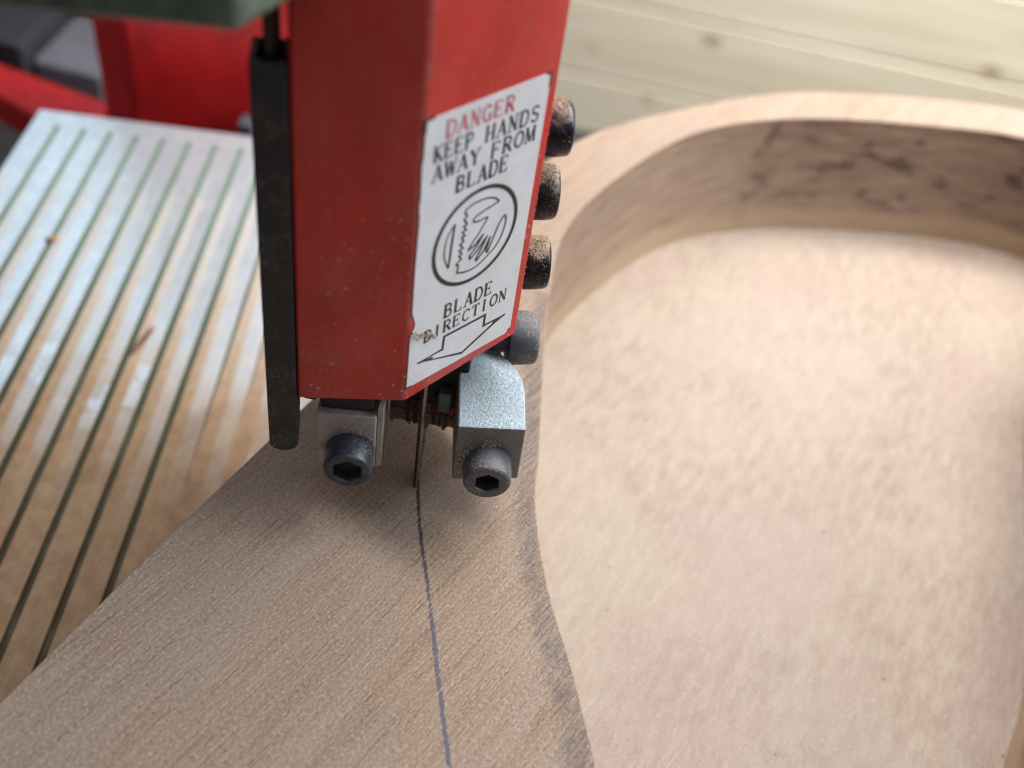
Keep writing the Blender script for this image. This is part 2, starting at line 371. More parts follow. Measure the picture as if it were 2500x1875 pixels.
# ------------------------------------------------------------------ setting: wall, bench
bm = bmesh.new()
a5 = math.radians(-5); wu = Vector((math.cos(a5), math.sin(a5), 0)); wn = Vector((math.sin(a5), -math.cos(a5), 0)); wo = Vector((0, 900, 0))
prof = []
for i in range(-13, 18):
    z = -306 + 86 * i
    prof += [(z - 3.2, -7), (z - 1.2, -7), (z - .6, -.6), (z + .8, 0), (z + 81, 0), (z + 82.8, -2.5)]
rows = [[bm.verts.new(wo + wu * x + wn * d + Vector((0, 0, z))) for z, d in prof] for x in (-900, 1800)]
for j in range(len(prof) - 1): bm.faces.new((rows[0][j], rows[1][j], rows[1][j + 1], rows[0][j + 1]))
tag(raw('wall', bm, MT['pine']), 'pale pine board wall behind the saw and the guitar body', 'wall', None, 'structure')
bm = bmesh.new(); box(bm, -900, 420, -500, 430, -210, -170)
tag(link('workbench', bm, plain('dark_bench', (.03, .026, .024), .7), None, False, 2), 'dark workbench top that the band saw stands on', 'bench')

# ------------------------------------------------------------------ band saw
saw = empty('band_saw', 'red band saw with grooved metal table and a white warning label on its blade guard', 'band saw')
# table: lands and grooves as real steps
e1 = Vector((math.cos(-TROT), math.sin(-TROT), 0)); e2 = Vector((-e1.y, e1.x, 0))
TO = Vector((-175, 190.9, -54))            # far left corner
def tp(a, b, c=0): return TO + e1 * a - e2 * b + Vector((0, 0, c))
TW, TL = 330, 360
bm = bmesh.new(); bmg = bmesh.new()
def quad(b, *p): b.faces.new([b.verts.new(q) for q in p])
cuts = []
for kx in range(13):
    c = 9.6 * (kx + 1)
    wdt = 2.05 if kx < 9 else 1.3
    cuts.append((c - wdt / 2, c + wdt / 2, 345 if kx < 9 else (162 if kx == 9 else 138 - 9 * (kx - 10))))
GB, GD = 9.4, 1.1
xs = 0
for (x0, x1, L) in cuts:
    quad(bm, tp(xs, GB), tp(x0, GB), tp(x0, TL), tp(xs, TL))
    if L < 200:                              # a shallow groove that runs out to a point under the dust
        LE = L + 10; LS = L - 70; xc = (x0 + x1) / 2
        quad(bm, tp(x0, LS), tp(xc, LE), tp(xc, TL), tp(x0, TL)); quad(bm, tp(xc, LE), tp(x1, LS), tp(x1, TL), tp(xc, TL))
        q0, q1 = x0 + .3, x1 - .3
        quad(bmg, tp(x0, GB), tp(q0, GB + 1.5, -.8), tp(q0, LS, -.8), tp(x0, LS)); quad(bmg, tp(q1, GB + 1.5, -.8), tp(x1, GB), tp(x1, LS), tp(q1, LS, -.8))
        quad(bmg, tp(q0, GB + 1.5, -.8), tp(q1, GB + 1.5, -.8), tp(q1, LS, -.8), tp(q0, LS, -.8)); quad(bmg, tp(x0, GB), tp(x1, GB), tp(q1, GB + 1.5, -.8), tp(q0, GB + 1.5, -.8))
        bmg.faces.new([bmg.verts.new(q) for q in (tp(x0, LS), tp(q0, LS, -.8), tp(xc, LE))]); bmg.faces.new([bmg.verts.new(q) for q in (tp(q1, LS, -.8), tp(x1, LS), tp(xc, LE))])
        bmg.faces.new([bmg.verts.new(q) for q in (tp(q0, LS, -.8), tp(q1, LS, -.8), tp(xc, LE))])
        xs = x1; continue
    xm0, xm1 = x0 + .35, x1 - .35
    quad(bmg, tp(xm0, GB + 1.5, -GD), tp(xm1, GB + 1.5, -GD), tp(xm1, L - 1.5, -GD), tp(xm0, L - 1.5, -GD))
    quad(bmg, tp(x0, GB), tp(xm0, GB + 1.5, -GD), tp(xm0, L - 1.5, -GD), tp(x0, L))
    quad(bmg, tp(xm1, GB + 1.5, -GD), tp(x1, GB), tp(x1, L), tp(xm1, L - 1.5, -GD))
    quad(bmg, tp(x0, GB), tp(x1, GB), tp(xm1, GB + 1.5, -GD), tp(xm0, GB + 1.5, -GD))
    quad(bmg, tp(x0, L), tp(xm0, L - 1.5, -GD), tp(xm1, L - 1.5, -GD), tp(x1, L))
    xs = x1
quad(bm, tp(xs, GB), tp(TW, GB), tp(TW, TL), tp(xs, TL))
quad(bm, tp(0, .8), tp(TW, .8), tp(TW, GB), tp(0, GB))
quad(bm, tp(0, .8), tp(0, 0, -.8), tp(TW, 0, -.8), tp(TW, .8))
for z0, z1 in ((-.8, -14),):
    quad(bm, tp(0, 0, z0), tp(0, 0, z1), tp(TW, 0, z1), tp(TW, 0, z0))
quad(bm, tp(0, .8), tp(0, TL), tp(0, TL, -14), tp(0, 0, -14)); quad(bm, tp(TW, .8), tp(TW, TL), tp(TW, TL, -14), tp(TW, 0, -14))
quad(bm, tp(0, TL), tp(TW, TL), tp(TW, TL, -14), tp(0, TL, -14)); quad(bm, tp(0, 0, -14), tp(TW, 0, -14), tp(TW, TL, -14), tp(0, TL, -14))
tab = link('saw_table', bm, MT['table'], saw)
for f in bmg.faces:
    f.normal_update()
    if f.normal.z < 0: f.normal_flip()
raw('groove', bmg, MT['groove'], tab)

# frame column and lower housing
bm = bmesh.new(); prism(bm, [(-155, 226), (-84, 230), (-80, 290), (-178, 292), (-176, 244)], -168, 420)
link('frame_column', bm, MT['red2'], saw, False, 2.5, 3)
bm = bmesh.new(); prism(bm, [(-420, 358), (-232, 260), (-196, 242), (-184, 246), (-184, 270), (-199, 274), (-245, 287), (-420, 372)], -118, -100)
link('lower_housing', bm, MT['red2'], saw, False, 3, 4)
bm = bmesh.new(); box(bm, -109, -103, 218, 226, -160, -64)
link('wheel_cover_edge', bm, plain('grey_trim', (.11, .12, .15), .45), saw, False, .8)

# green upper arm
bm = bmesh.new(); prism(bm, [(-150, -44.5), (-51.7, -30.2), (-23.6, -26.3), (-18.0, -11.5), (-25, -8), (-34, 34), (-150, 34)], 116, 235)
link('upper_arm', bm, MT['green'], saw, False, 1.2, 3)

# blade guard: bent sheet, 1.6 thick
G0, G1 = 34., 335.
Lp, Fp, Rp = Vector((-22.1, -10)), Vector((-2.6, -6.1)), Vector((15.8, 16.6))
sd = Vector((-.19, .98)).normalized()
def offs(path, d):
    o = []
    for i, p in enumerate(path):
        a = path[i - 1] if i else p; b = path[i + 1] if i < len(path) - 1 else p
        t1 = (p - a).normalized() if i else (b - p).normalized(); t2 = (b - p).normalized() if i < len(path) - 1 else t1
        n1 = Vector((-t1.y, t1.x)); n2 = Vector((-t2.y, t2.x)); m = (n1 + n2).normalized(); o.append(p + m * d / m.dot(n1))
    return o
def arc_corner(a, p, b, r, n=5):
    d1 = (a - p).normalized(); d2 = (b - p).normalized(); th = d1.angle(d2); cut = r / math.tan(th / 2)
    s, e = p + d1 * cut, p + d2 * cut
    return [(1 - t) ** 2 * s + 2 * t * (1 - t) * p + t * t * e for t in [i / n for i in range(n + 1)]]
path = [Lp + sd * 34] + arc_corner(Lp + sd * 34, Lp, Fp, .8) + arc_corner(Lp, Fp, Rp, 2.6) + arc_corner(Fp, Rp, Rp + sd * 34, .7) + [Rp + sd * 34]
ins = offs(path, 1.6)
bm = bmesh.new(); n = len(path)
def bot(p):                                # small rounded lower corner at the right end of the chamfer
    s = (p - Rp).length; return G0 + (1.6 * max(0, 1 - s / 1.7) ** 1.6)
loops = []
for (pl, q) in ((path, 0), (ins, 0)):
    loops.append(([bm.verts.new((p.x, p.y, bot(path[i]))) for i, p in enumerate(pl)], [bm.verts.new((p.x, p.y, G1)) for p in pl]))
(ob, ot), (ib, it) = loops
for i in range(n - 1):
    bm.faces.new((ob[i], ob[i + 1], ot[i + 1], ot[i])); bm.faces.new((ib[i + 1], ib[i], it[i], it[i + 1]))
    bm.faces.new((ob[i + 1], ob[i], ib[i], ib[i + 1])); bm.faces.new((ot[i], ot[i + 1], it[i + 1], it[i]))
bm.faces.new((ob[0], ot[0], it[0], ib[0])); bm.faces.new((ob[-1], ib[-1], it[-1], ot[-1]))
guard = link('blade_guard', bm, MT['red'], saw, True, .45, 3, 30)

# warning label on the chamfer: local a across, b up (world z)
gu = (Rp - Fp).normalized()
LF = frame((gu.x, gu.y, 0), (0, 0, 1), (Fp.x, Fp.y, 0))
out_ = [(0.25, 95.4), (.25, 89), (.0, 87), (.3, 81), (.05, 79.6), (.35, 77), (.2, 66), (.28, 56.2), (.8, 54.7), (1.15, 53.3), (1.0, 52.2), (.5, 51.2), (.2, 50), (.2, 37.6), (.5, 37.25), (8, 37.1), (8.6, 37.25), (9.6, 37.05), (26.0, 36.95), (26.6, 37.3), (27.3, 37.6), (27.3, 52), (27.22, 62), (27.3, 95.0), (26.9, 95.15), (14, 95.3)]
bm = bmesh.new()
top = [bm.verts.new(fpt(LF, a, b, .16)) for a, b in out_]; bt = [bm.verts.new(fpt(LF, a, b, -.02)) for a, b in out_]
bm.faces.new(top)
for i in range(len(top)): j = (i + 1) % len(top); bm.faces.new((top[i], bt[i], bt[j], top[j]))
link('warning_label', bm, MT['label'], guard)

# letters: strokes in a unit cell, (thick?, points)
def arc(cx, cy, rx, ry, a0, a1, n=9): return [(cx + rx * math.cos(math.radians(a0 + (a1 - a0) * i / n)), cy + ry * math.sin(math.radians(a0 + (a1 - a0) * i / n))) for i in range(n + 1)]
def serif(x, y, h=.13): return (0, [(x - h, y), (x + h, y)])
GL = {
 'D': [(1, [(.14, .0), (.14, 1)]), (2, [(.04, 1), (.42, 1)] + arc(.42, .5, .40, .5, 90, -90, 10) + [(.04, 0)])],
 'A': [(0, [(.08, 0), (.46, 1)]), (1, [(.46, 1), (.80, 0)]), (0, [(.2, .34), (.66, .34)]), serif(.08, 0), serif(.80, 0)],
 'N': [(0, [(.14, 0), (.14, 1)]), (1, [(.12, 1), (.76, 0)]), (0, [(.76, 0), (.76, 1)]), serif(.14, 0), serif(.1, 1), serif(.76, 1)],
 'G': [(2, arc(.46, .5, .38, .5, 40, 290, 14)), (1, [(.74, .02), (.74, .42)]), serif(.72, .42)],
 'E': [(1, [(.14, 0), (.14, 1)]), (0, [(.04, 1), (.70, 1), (.70, .84)]), (0, [(.14, .52), (.54, .52)]), (0, [(.04, 0), (.74, 0), (.74, .18)]), (0, [(.54, .42), (.54, .62)])],
 'R': [(1, [(.14, 0), (.14, 1)]), (2, [(.04, 1), (.44, 1)] + arc(.44, .75, .28, .25, 90, -90, 7) + [(.14, .5)]), (1, [(.40, .5), (.80, 0)]), serif(.14, 0)],
 'K': [(1, [(.14, 0), (.14, 1)]), (0, [(.14, .42), (.72, 1)]), (1, [(.32, .58), (.80, 0)]), serif(.14, 0), serif(.14, 1), serif(.72, 1), serif(.8, 0, .1)],
 'P': [(1, [(.14, 0), (.14, 1)]), (2, [(.04, 1), (.44, 1)] + arc(.44, .73, .30, .27, 90, -90, 7) + [(.14, .46)]), serif(.14, 0)],
 'H': [(1, [(.14, 0), (.14, 1)]), (1, [(.74, 0), (.74, 1)]), (0, [(.14, .5), (.74, .5)]), serif(.14, 0), serif(.14, 1), serif(.74, 0), serif(.74, 1)],
 'S': [(2, arc(.44, .75, .28, .25, 20, 250, 8) + arc(.44, .26, .30, .26, 80, -160, 9))],
 'W': [(1, [(.02, 1), (.26, 0)]), (0, [(.26, 0), (.46, .9)]), (1, [(.46, .9), (.68, 0)]), (0, [(.68, 0), (.92, 1)]), serif(.04, 1, .1), serif(.9, 1, .1)],
 'Y': [(1, [(.08, 1), (.44, .48)]), (0, [(.80, 1), (.44, .48)]), (1, [(.44, .48), (.44, 0)]), serif(.44, 0), serif(.1, 1), serif(.78, 1)],
 'F': [(1, [(.14, 0), (.14, 1)]), (0, [(.04, 1), (.70, 1), (.70, .82)]), (0, [(.14, .52), (.54, .52)]), (0, [(.54, .42), (.54, .62)]), serif(.14, 0)],
 'O': [(3, arc(.46, .5, .39, .5, 0, 360, 18)[:-1])],
 'M': [(0, [(.06, 0), (.10, 1)]), (1, [(.10, 1), (.46, .06)]), (0, [(.46, .06), (.80, 1)]), (1, [(.80, 1), (.86, 0)]), serif(.06, 0), serif(.86, 0), serif(.06, 1, .08), serif(.84, 1, .08)],
 'B': [(1, [(.14, 0), (.14, 1)]), (2, [(.04, 1), (.42, 1)] + arc(.42, .76, .26, .24, 90, -90, 7) + [(.14, .52)]), (2, [(.14, .52), (.46, .52)] + arc(.46, .26, .30, .26, 90, -90, 7) + [(.04, 0)])],
 'L': [(1, [(.14, 0), (.14, 1)]), (0, [(.04, 0), (.74, 0), (.74, .2)]), serif(.14, 1)],
 'I': [(1, [(.4, 0), (.4, 1)]), serif(.4, 0), serif(.4, 1)],
 'C': [(2, arc(.48, .5, .40, .5, 45, 315, 14)), (0, [(.76, .74), (.76, .94)])],
 'T': [(1, [(.44, 0), (.44, 1)]), (0, [(.06, .82), (.06, 1), (.82, 1), (.82, .82)]), serif(.44, 0)],
}
def write(bm, text, a0, a1, b0, h, heavy=1., skip=()):
    nl = len(text); pitch = (a1 - a0 + .12 * (a1 - a0) / nl) / nl; cw = pitch * .93
    for i, ch in enumerate(text):
        if i in skip: continue
        for (kd, pts) in GL[ch]:
            P = [(a0 + i * pitch + x * cw, b0 + y * h) for x, y in pts]
            wd = {0: .24, 1: .54, 2: .38, 3: .42}[kd] * heavy * (h / 3.0)
            ribbon(bm, LF, P, wd, .20 + .004 * (kd == 0) + .001 * (i % 2), kd == 3)
rm = plain('red_print', (.52, .11, .14), .5); km = plain('black_print', (.022, .022, .03), .45)
bm = bmesh.new(); write(bm, 'DANGER', 4.5, 19.5, 90.85, 2.95, 1.12)
raw('red_lettering', bm, rm, guard)
bm = bmesh.new()
bm.free()
for args in (('KEEP', 2.3, 10.9, 87.0, 2.95, 1.05), ('HANDS', 13.4, 26.0, 86.75, 3.0, 1.05), ('AWAY', 2.3, 12.8, 83.25, 2.95, 1.05), ('FROM', 15.2, 25.5, 82.9, 3.0, 1.05),
             ('BLADE', 7.8, 19.9, 79.1, 3.05, 1.1), ('BLADE', 8.05, 20.4, 50.9, 3.1), ('DIRECTION', 3.5, 24.6, 47.15, 2.75)):
    bm = bmesh.new(); write(bm, *args); raw('black_lettering', bm, km, guard)
# dark worn corners and chips along the label edge
for pts in ([(1.9, 95.45), (.2, 95.4), (.2, 93.2)], [(26.3, 95.2), (27.25, 95.1), (27.3, 92.6)], [(.25, 37.25), (1.2, 37.3)], [(26.6, 37.5), (27.2, 37.8)]):
    bm = bmesh.new(); ribbon(bm, LF, pts, .42, .19); raw('worn_edge', bm, km, guard)
bm = bmesh.new()
cc, rr = (13.95, 67.3), 9.75
ribbon(bm, LF, [(cc[0] + rr * math.cos(t * math.pi / 36), cc[1] + (rr + .25) * math.sin(t * math.pi / 36)) for t in range(72)], .84, .20, True)
saw_line = [(10.27, 60.75), (10.42, 62.22), (9.88, 62.78), (10.39, 63.22), (10.98, 63.54), (10.31, 64.55), (11.01, 64.66), (10.25, 65.77), (11.1, 65.89), (10.25, 67.11), (11.08, 67.39), (10.56, 68.51), (11.25, 68.56), (10.48, 69.78), (11.41, 69.79), (10.74, 70.89), (11.5, 70.98), (10.65, 72.29), (11.27, 72.86), (10.69, 73.82), (10.92, 74.42)]
hand = [(10.92, 74.42), (12.25, 74.83), (14.25, 74.96), (16.34, 74.57), (17.88, 73.78), (18.72, 72.95), (18.36, 72.72), (15.87, 72.36), (13.72, 71.94), (12.94, 71.27), (13.17, 70.74), (14.55, 70.42), (16.21, 70.48), (16.35, 70.1), (14.76, 67.69), (13.23, 66.02), (12.43, 64.74)]
fing = [[(12.43, 64.74), (13.97, 65.23), (15.83, 66.91)], [(15.83, 66.91), (14.65, 64.91), (12.93, 63.3)], [(12.93, 63.3), (13.19, 62.48), (14.52, 63.45), (16.85, 66.0)], [(16.85, 66.0), (16.3, 64.75), (14.67, 61.69)], [(14.67, 61.69), (14.97, 61.32), (16.42, 62.71), (17.75, 65.44)], [(17.75, 65.44), (17.1, 62.54)], [(17.1, 62.54), (17.5, 62.04), (18.1, 63.6), (19.52, 67.33), (20.46, 68.7), (20.92, 68.86), (21.27, 67.75), (20.97, 65.48), (19.86, 62.94), (17.93, 61.37), (15.31, 59.99), (12.71, 59.85), (10.28, 60.67)]]
ribbon(bm, LF, saw_line, .40, .201)
hs = spline(hand[:8], 3, False) + spline(hand[8:14], 3, False) + hand[14:]
ribbon(bm, LF, hs, .36, .203)
for i, f_ in enumerate(fing): ribbon(bm, LF, spline(f_, 3, False) if i == 6 else f_,   .36 if i == 6 else .42, .205 + .002 * i)
ribbon(bm, LF, spline([(8.51, 72.24), (7.37, 70.9), (6.73, 69.04), (6.64, 66.45), (7.21, 64.39), (7.9, 62.99)], 4, False), .28, .202)
ribbon(bm, LF, [(7.9, 62.99), (8.09, 64.86), (8.21, 68.06), (8.51, 72.24)], .5, .204)
arrow = [(2.85, 42.6), (8.64, 42.63), (8.77, 45.9), (19.3, 45.7), (19.25, 42.86), (24.87, 42.73), (21.5, 41.71), (14.03, 38.57)]
ribbon(bm, LF, arrow, .58, .20, True)
for tip in (([(2.6, 42.62), (6.2, 41.9)], .2), ([(24.9, 42.75), (21.8, 42.3)], .6)): ribbon(bm, LF, tip[0], .5, .206)
raw('warning_emblem', bm, km, guard)

# black square tube beside the guard, open at the top, with the rod inside
bx = frame((.98, .196, 0), (0, 0, 1), (-27.75, -11.1, 0))
bm = bmesh.new(); W_ = 5.55
def tube_plate(bm, prof, c0, c1):
    A = [bm.verts.new(fpt(bx, a, b, c0)) for a, b in prof]; B = [bm.verts.new(fpt(bx, a, b, c1)) for a, b in prof]
    bm.faces.new(A); bm.faces.new(B[::-1])
    for i in range(len(prof)): j = (i + 1) % len(prof); bm.faces.new((A[i], B[i], B[j], A[j]))
rnd = [(W_ / 2 + W_ / 2 * math.cos(math.radians(t)), 20.6 + 2.2 * math.sin(math.radians(t))) for t in range(180, 361, 15)]
tube_plate(bm, [(0, 103.2)] + rnd + [(W_, 103.2)], 0, -1.3)           # front plate
tube_plate(bm, [(0, 103.2), (0, 21.2), (1.0, 21.2), (1.0, 103.2)], -1.303, -6.5)      # left side
tube_plate(bm, [(W_ - .7, 104), (W_ - .7, 20.8), (W_, 20.8), (W_, 104)], -1.303, -6.5)
tube_plate(bm, [(0, 103.2), (0, 24), (W_, 24), (W_, 103.2)], -6.503, -7.6)
link('guide_tube', bm, MT['blk'], saw, False, .35, 2)
bm = bmesh.new(); tube_plate(bm, [(2.1, 200), (2.1, 30), (3.7, 30), (3.7, 200)], -1.7, -3.6)
tube_plate(bm, [(3.75, 200), (3.75, 30), (4.4, 30), (4.4, 200)], -2.6, -5)
link('guide_rod', bm, plain('brown_rusty_rod', (.045, .034, .03), .5, .3), saw, False, .3)

# blade with teeth facing the viewer
bm = bmesh.new(); prof = []
zz = -54.
back = 6.2
while zz < 300:
    prof += [(0, zz), (.6, zz + .35), (.45, zz + .9)]; zz += 1.25
A = [bm.verts.new((-.3, y, z)) for y, z in prof]; B = [bm.verts.new((.3, y, z)) for y, z in prof]
for i in range(len(prof) - 1):
    bm.faces.new((A[i], A[i + 1], B[i + 1], B[i]))
    for Q, x in ((A, -.3), (B, .3)):
        bm.faces.new((Q[i], Q[i + 1], bm.verts.new((x, back, prof[i + 1][1])), bm.verts.new((x, back, prof[i][1]))))
bmesh.ops.remove_doubles(bm, verts=bm.verts[:], dist=1e-4)
k = NT('resin_stained_blade'); n1 = k.noise(k.mm(0, (.8, .8, .5)), 1, 4, .65); y = k.xyz(k.mm())[1]; x = k.xyz(k.mm())[0]
c = k.mix(k.step(n1, .3, .7), (.16, .095, .055), (.36, .22, .135)); c = k.mix(k.math('MAXIMUM', k.step(x, -.1, -.2), k.step(y, .75, .4)), c, (.014, .011, .01))  # tan is resin; left side and teeth blackened for the kerf's shadow
bladem = k.out(c, .45, .5)
link('saw_blade', bm, bladem, saw)

# guide parts seen under the guard
bm = bmesh.new(); box(bm, -9.3, 7.9, 12.6, 25, 14.6, 44)
rg = link('rear_guide', bm, MT['dark'], saw, False, .4)
bm = bmesh.new(); box(bm, .9, 7.8, 12.2, 25, 11.6, 14.58)
link('red_strip', bm, plain('dusty_red_strip', (.34, .045, .04), .6, 0, .35, .9), rg, False, .25)
bm = bmesh.new(); box(bm, -9.2, .85, 12.3, 25, 11.6, 14.58)
link('brown_strip', bm, plain('brown_strip_steel', (.12, .085, .075), .6, .2, .35, .9), rg, False, .25)
bm = bmesh.new()
lo = [(-9.2 + i * .43, 8.6 - random.uniform(0, .8) - (1.0 if i % 9 in (3, 4) else 0)) for i in range(41)]
A = [bm.verts.new((x, 12 + .15 * math.sin(x * 3), z)) for x, z in lo] + [bm.verts.new((7.9, 12, 11.55)), bm.verts.new((-9.2, 12, 11.55))]
B = [bm.verts.new((v.co.x, 25, v.co.z)) for v in A]
bm.faces.new(A); bm.faces.new(B[::-1])
for i in range(len(A)): j = (i + 1) % len(A); bm.faces.new((A[i], B[i], B[j], A[j]))
link('dusty_lip', bm, plain('packed_sawdust', (.20, .13, .085), .9, 0, .45, 1.6), rg)
for x, z0, z1, wd in ((3.0, 8.4, 15.5, .5), (4.3, 8.6, 14.8, .45), (-4.2, 8.4, 14.6, .6), (-2.4, 8.2, 15.6, 1.0), (1.5, 8.8, 18, .7)):
    bm = bmesh.new(); box(bm, x - wd / 2, x + wd / 2, 11.5, 12.5, z0, z1); link('wear_tooth', bm, MT['dark'], rg, False, .15)
bm = bmesh.new(); box(bm, 2.1, 5.2, 9.8, 12.55, 14.9, 20.5); link('guide_pad', bm, plain('blue_grey_pad', (.16, .19, .23), .4, .6), rg, False, .5)
bm = bmesh.new(); box(bm, -23.4, -20.9, -1.5, 6, 24.5, 60); link('bracket', bm, plain('brown_bracket', (.06, .045, .04), .6), saw, False, .3)

bm = bmesh.new(); prism(bm, [(-25, 36), (10.5, 40), (9, 78), (-27, 76)], 26, 120)  # added block, unseen behind the guard, keeps lamp light from under it
link('hidden_blocker', bm, MT['dark'], saw, False, 1)
# guide blocks
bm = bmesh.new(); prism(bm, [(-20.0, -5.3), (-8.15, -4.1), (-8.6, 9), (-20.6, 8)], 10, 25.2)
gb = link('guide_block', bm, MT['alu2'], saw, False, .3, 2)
bm = bmesh.new(); prism(bm, [(-19.2, -3.6), (-9.0, -2.6), (-9.2, 8), (-19.6, 7.5)], 25.25, 33.6)  # added black box standing in for the shade between block and guard
link('gap_shade_fill', bm, MT['dark'], gb, False, .2)
bm = bmesh.new(); prism(bm, [(-8.1, -3.3), (-6.95, -3.1), (-7.5, 8), (-8.5, 8)], 9.6, 27)
link('side_plate', bm, plain('pale_burr_plate', (.36, .33, .29), .6, .3), gb, False, .15)
bm = bmesh.new()
A_ = [(7.95, -2.5), (21.4, -.3), (20.1, 9.6), (19.2, 13.2), (17.6, 16.2), (15.2, 18.9), (12.5, 21.2), (4.5, 21.5)]
B_ = [(8.1, -3.4), (21.6, -.2), (20.6, 9.6), (19.6, 13.2), (18.0, 16.2), (15.5, 18.9), (12.6, 21.2), (4.5, 21.5)]
va = [bm.verts.new((x, y, 25.3)) for x, y in A_]; vb = [bm.verts.new((x, y, 9.8)) for x, y in B_]
bm.faces.new(va); bm.faces.new(vb[::-1])
for i in range(8): bm.faces.new((va[i], vb[i], vb[(i + 1) % 8], va[(i + 1) % 8]))
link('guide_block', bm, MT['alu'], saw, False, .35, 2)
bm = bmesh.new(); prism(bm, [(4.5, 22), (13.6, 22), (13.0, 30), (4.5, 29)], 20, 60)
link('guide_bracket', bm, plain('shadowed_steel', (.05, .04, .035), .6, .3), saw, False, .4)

# cap screws
def cap_screw(name, base, axis, r, h, af, mat, up=(0, 0, 1), dep=3.2, taper=0.):
    """socket head screw: base = centre of the underside of the head, axis = outwards"""
    ax = Vector(axis).normalized(); u = ax.cross(Vector(up)).normalized(); v = u.cross(ax); o = Vector(base)
    bm = bmesh.new(); N = 48
    def ring(rad, t, hexa=False):
        q = []
        for i in range(N):
            a = 2 * math.pi * i / N
            rr = rad
            if hexa:
                b = (a + math.pi / 6) % (math.pi / 3) - math.pi / 6; rr = rad / math.cos(b) * .5 + rad * 1.06 * .5 if hexa == 2 else rad / math.cos(b)
            else: rr = rad * (1 + .004 * math.sin(a * 24) + random.uniform(-.004, .004))
            q.append(bm.verts.new(o + u * rr * math.cos(a) + v * rr * math.sin(a) + ax * t))
        return q
    R = [ring(r * .55, -4), ring(r * .55, 0), ring(r * .97, .02), ring(r, .35), ring(r * (1 - taper * .4), h * .55), ring(r * (1 - taper), h - .85), ring(r * (.965 - taper), h - .35), ring(r * (.90 - taper), h - .06), ring(r * (.84 - taper), h), ring(af / 2 * 1.10, h, 1), ring(af / 2, h - .3, 1), ring(af / 2, h - dep, 1)]
    for a, b in zip(R, R[1:]):
        for i in range(N):
            f = bm.faces.new((a[i], a[(i + 1) % N], b[(i + 1) % N], b[i]))
            if b is R[-1]: f.material_index = 1
    f = bm.faces.new(R[-1]); f.material_index = 1
    return link(name, bm, [mat, MT['hole']], saw, True, 0, 2, 40)
fa = Vector((.115, -.993, 0))
cap_screw('cap_screw', (-13.1, -4.45, 15.3), fa, 4.95, 6.3, 5.4, MT['bolt'], dep=2.4, taper=.03)
cap_screw('cap_screw', (14.75, -1.5, 15.1), (.13, -.99, -.0), 5.0, 5.9, 4.6, MT['bolt_grey'], taper=.02)
sa = Vector((.98, .19, 0))
for z, m, rad, ln in ((78.8, 'bolt_top', 5.4, 5.5), (64.6, 'bolt_dusty', 5.5, 5.1), (47.2, 'bolt_dusty', 5.6, 5.9), (26.2, 'bolt_grey', 6.0, 6.5)):
    cap_screw('side_screw', (14.2, 24.6, z), sa, rad, ln, 6, MT[m], taper=.06)

# ------------------------------------------------------------------ guitar body on the table
gtr = empty('guitar_body', 'unfinished mahogany guitar body with a hollowed pocket, pushed against the saw blade', 'guitar body')
outer = [(-70, -84), (-62, -62.8), (-54.6, -44.1), (-46, -22.6), (-35.1, 3.2), (-30.1, 15.1), (-19, 42), (-1, 92), (23, 145), (61.6, 179.6), (105, 203.5), (180, 216), (260, 205), (330, 150), (350, 20), (330, -130), (230, -240), (80, -290), (-30, -260), (-76, -190), (-80, -125)]
inner = [(43.9, -55.3), (37.6, -35.6), (32.8, -23.1), (29.2, -10.5), (26.4, 3.9), (25.9, 16.9), (24.1, 42.9), (22.8, 72.2), (24.5, 100.5), (36.8, 128.9), (61.7, 163.5), (96.6, 183.5), (140, 193.5), (176.4, 196.8), (206, 188), (212, 165), (182, 115), (169.5, 62), (157.9, 9.3), (147.8, -15), (139, -40), (118, -92), (92, -122), (66, -112), (52, -86)]
O = spline(outer, 10); I = spline(inner, 12)
bm = bmesh.new()
def loopv(P, z): return [bm.verts.new((p.x, p.y, z)) for p in P]
def edges(V): return [bm.edges.new((V[i], V[(i + 1) % len(V)])) for i in range(len(V))]
def walls(a, b):
    for i in range(len(a)): j = (i + 1) % len(a); bm.faces.new((a[i], a[j], b[j], b[i]))
def inset(P, d):
    q = []
    for i in range(len(P)):
        t = (P[(i + 1) % len(P)] - P[i - 1]).normalized(); q.append(P[i] + Vector((-t.y, t.x)) * d)
    return q
sgnO = 1 if sum(O[i].x * O[(i + 1) % len(O)].y - O[(i + 1) % len(O)].x * O[i].y for i in range(len(O))) > 0 else -1
sgnI = 1 if sum(I[i].x * I[(i + 1) % len(I)].y - I[(i + 1) % len(I)].x * I[i].y for i in range(len(I))) > 0 else -1
Ot, Om, Ob = loopv(inset(O, .12 * sgnO), 0), loopv(O, -.12), loopv(O, -53.95)
It, Im = loopv(inset(I, -.28 * sgnI), 0), loopv(I, -.3)
bmesh.ops.triangle_fill(bm, use_beauty=True, use_dissolve=False, edges=edges(Ot) + edges(It))
walls(Ot, Om); walls(Om, Ob); walls(It, Im)
bm.faces.new(Ob[::-1])
rim = link('rim', bm, MT['rim'], gtr)
bm = bmesh.new()
FL = -47.
Iw = inset(I, .4 * sgnI); If = inset(I, 1.7 * sgnI)
a = loopv(I, -.3); b = loopv(I, FL + 1.3); c2 = loopv(Iw, FL + .5); walls(a, b); walls(b, c2)
link('pocket_wall', bm, MT['wall'], gtr, True, 0, 2, 60)
bm = bmesh.new(); c2 = loopv(Iw, FL + .5); d2 = loopv(If, FL)
walls(c2, d2); bmesh.ops.triangle_fill(bm, use_beauty=True, edges=[bm.edges.get((d2[i], d2[(i + 1) % len(d2)])) for i in range(len(d2))])
fo = link('pocket_floor', bm, MT['floor'], gtr, False)
for o in (fo,):
    me = o.data
    if sum(p.normal.z * p.area for p in me.polygons) < 0: me.flip_normals()

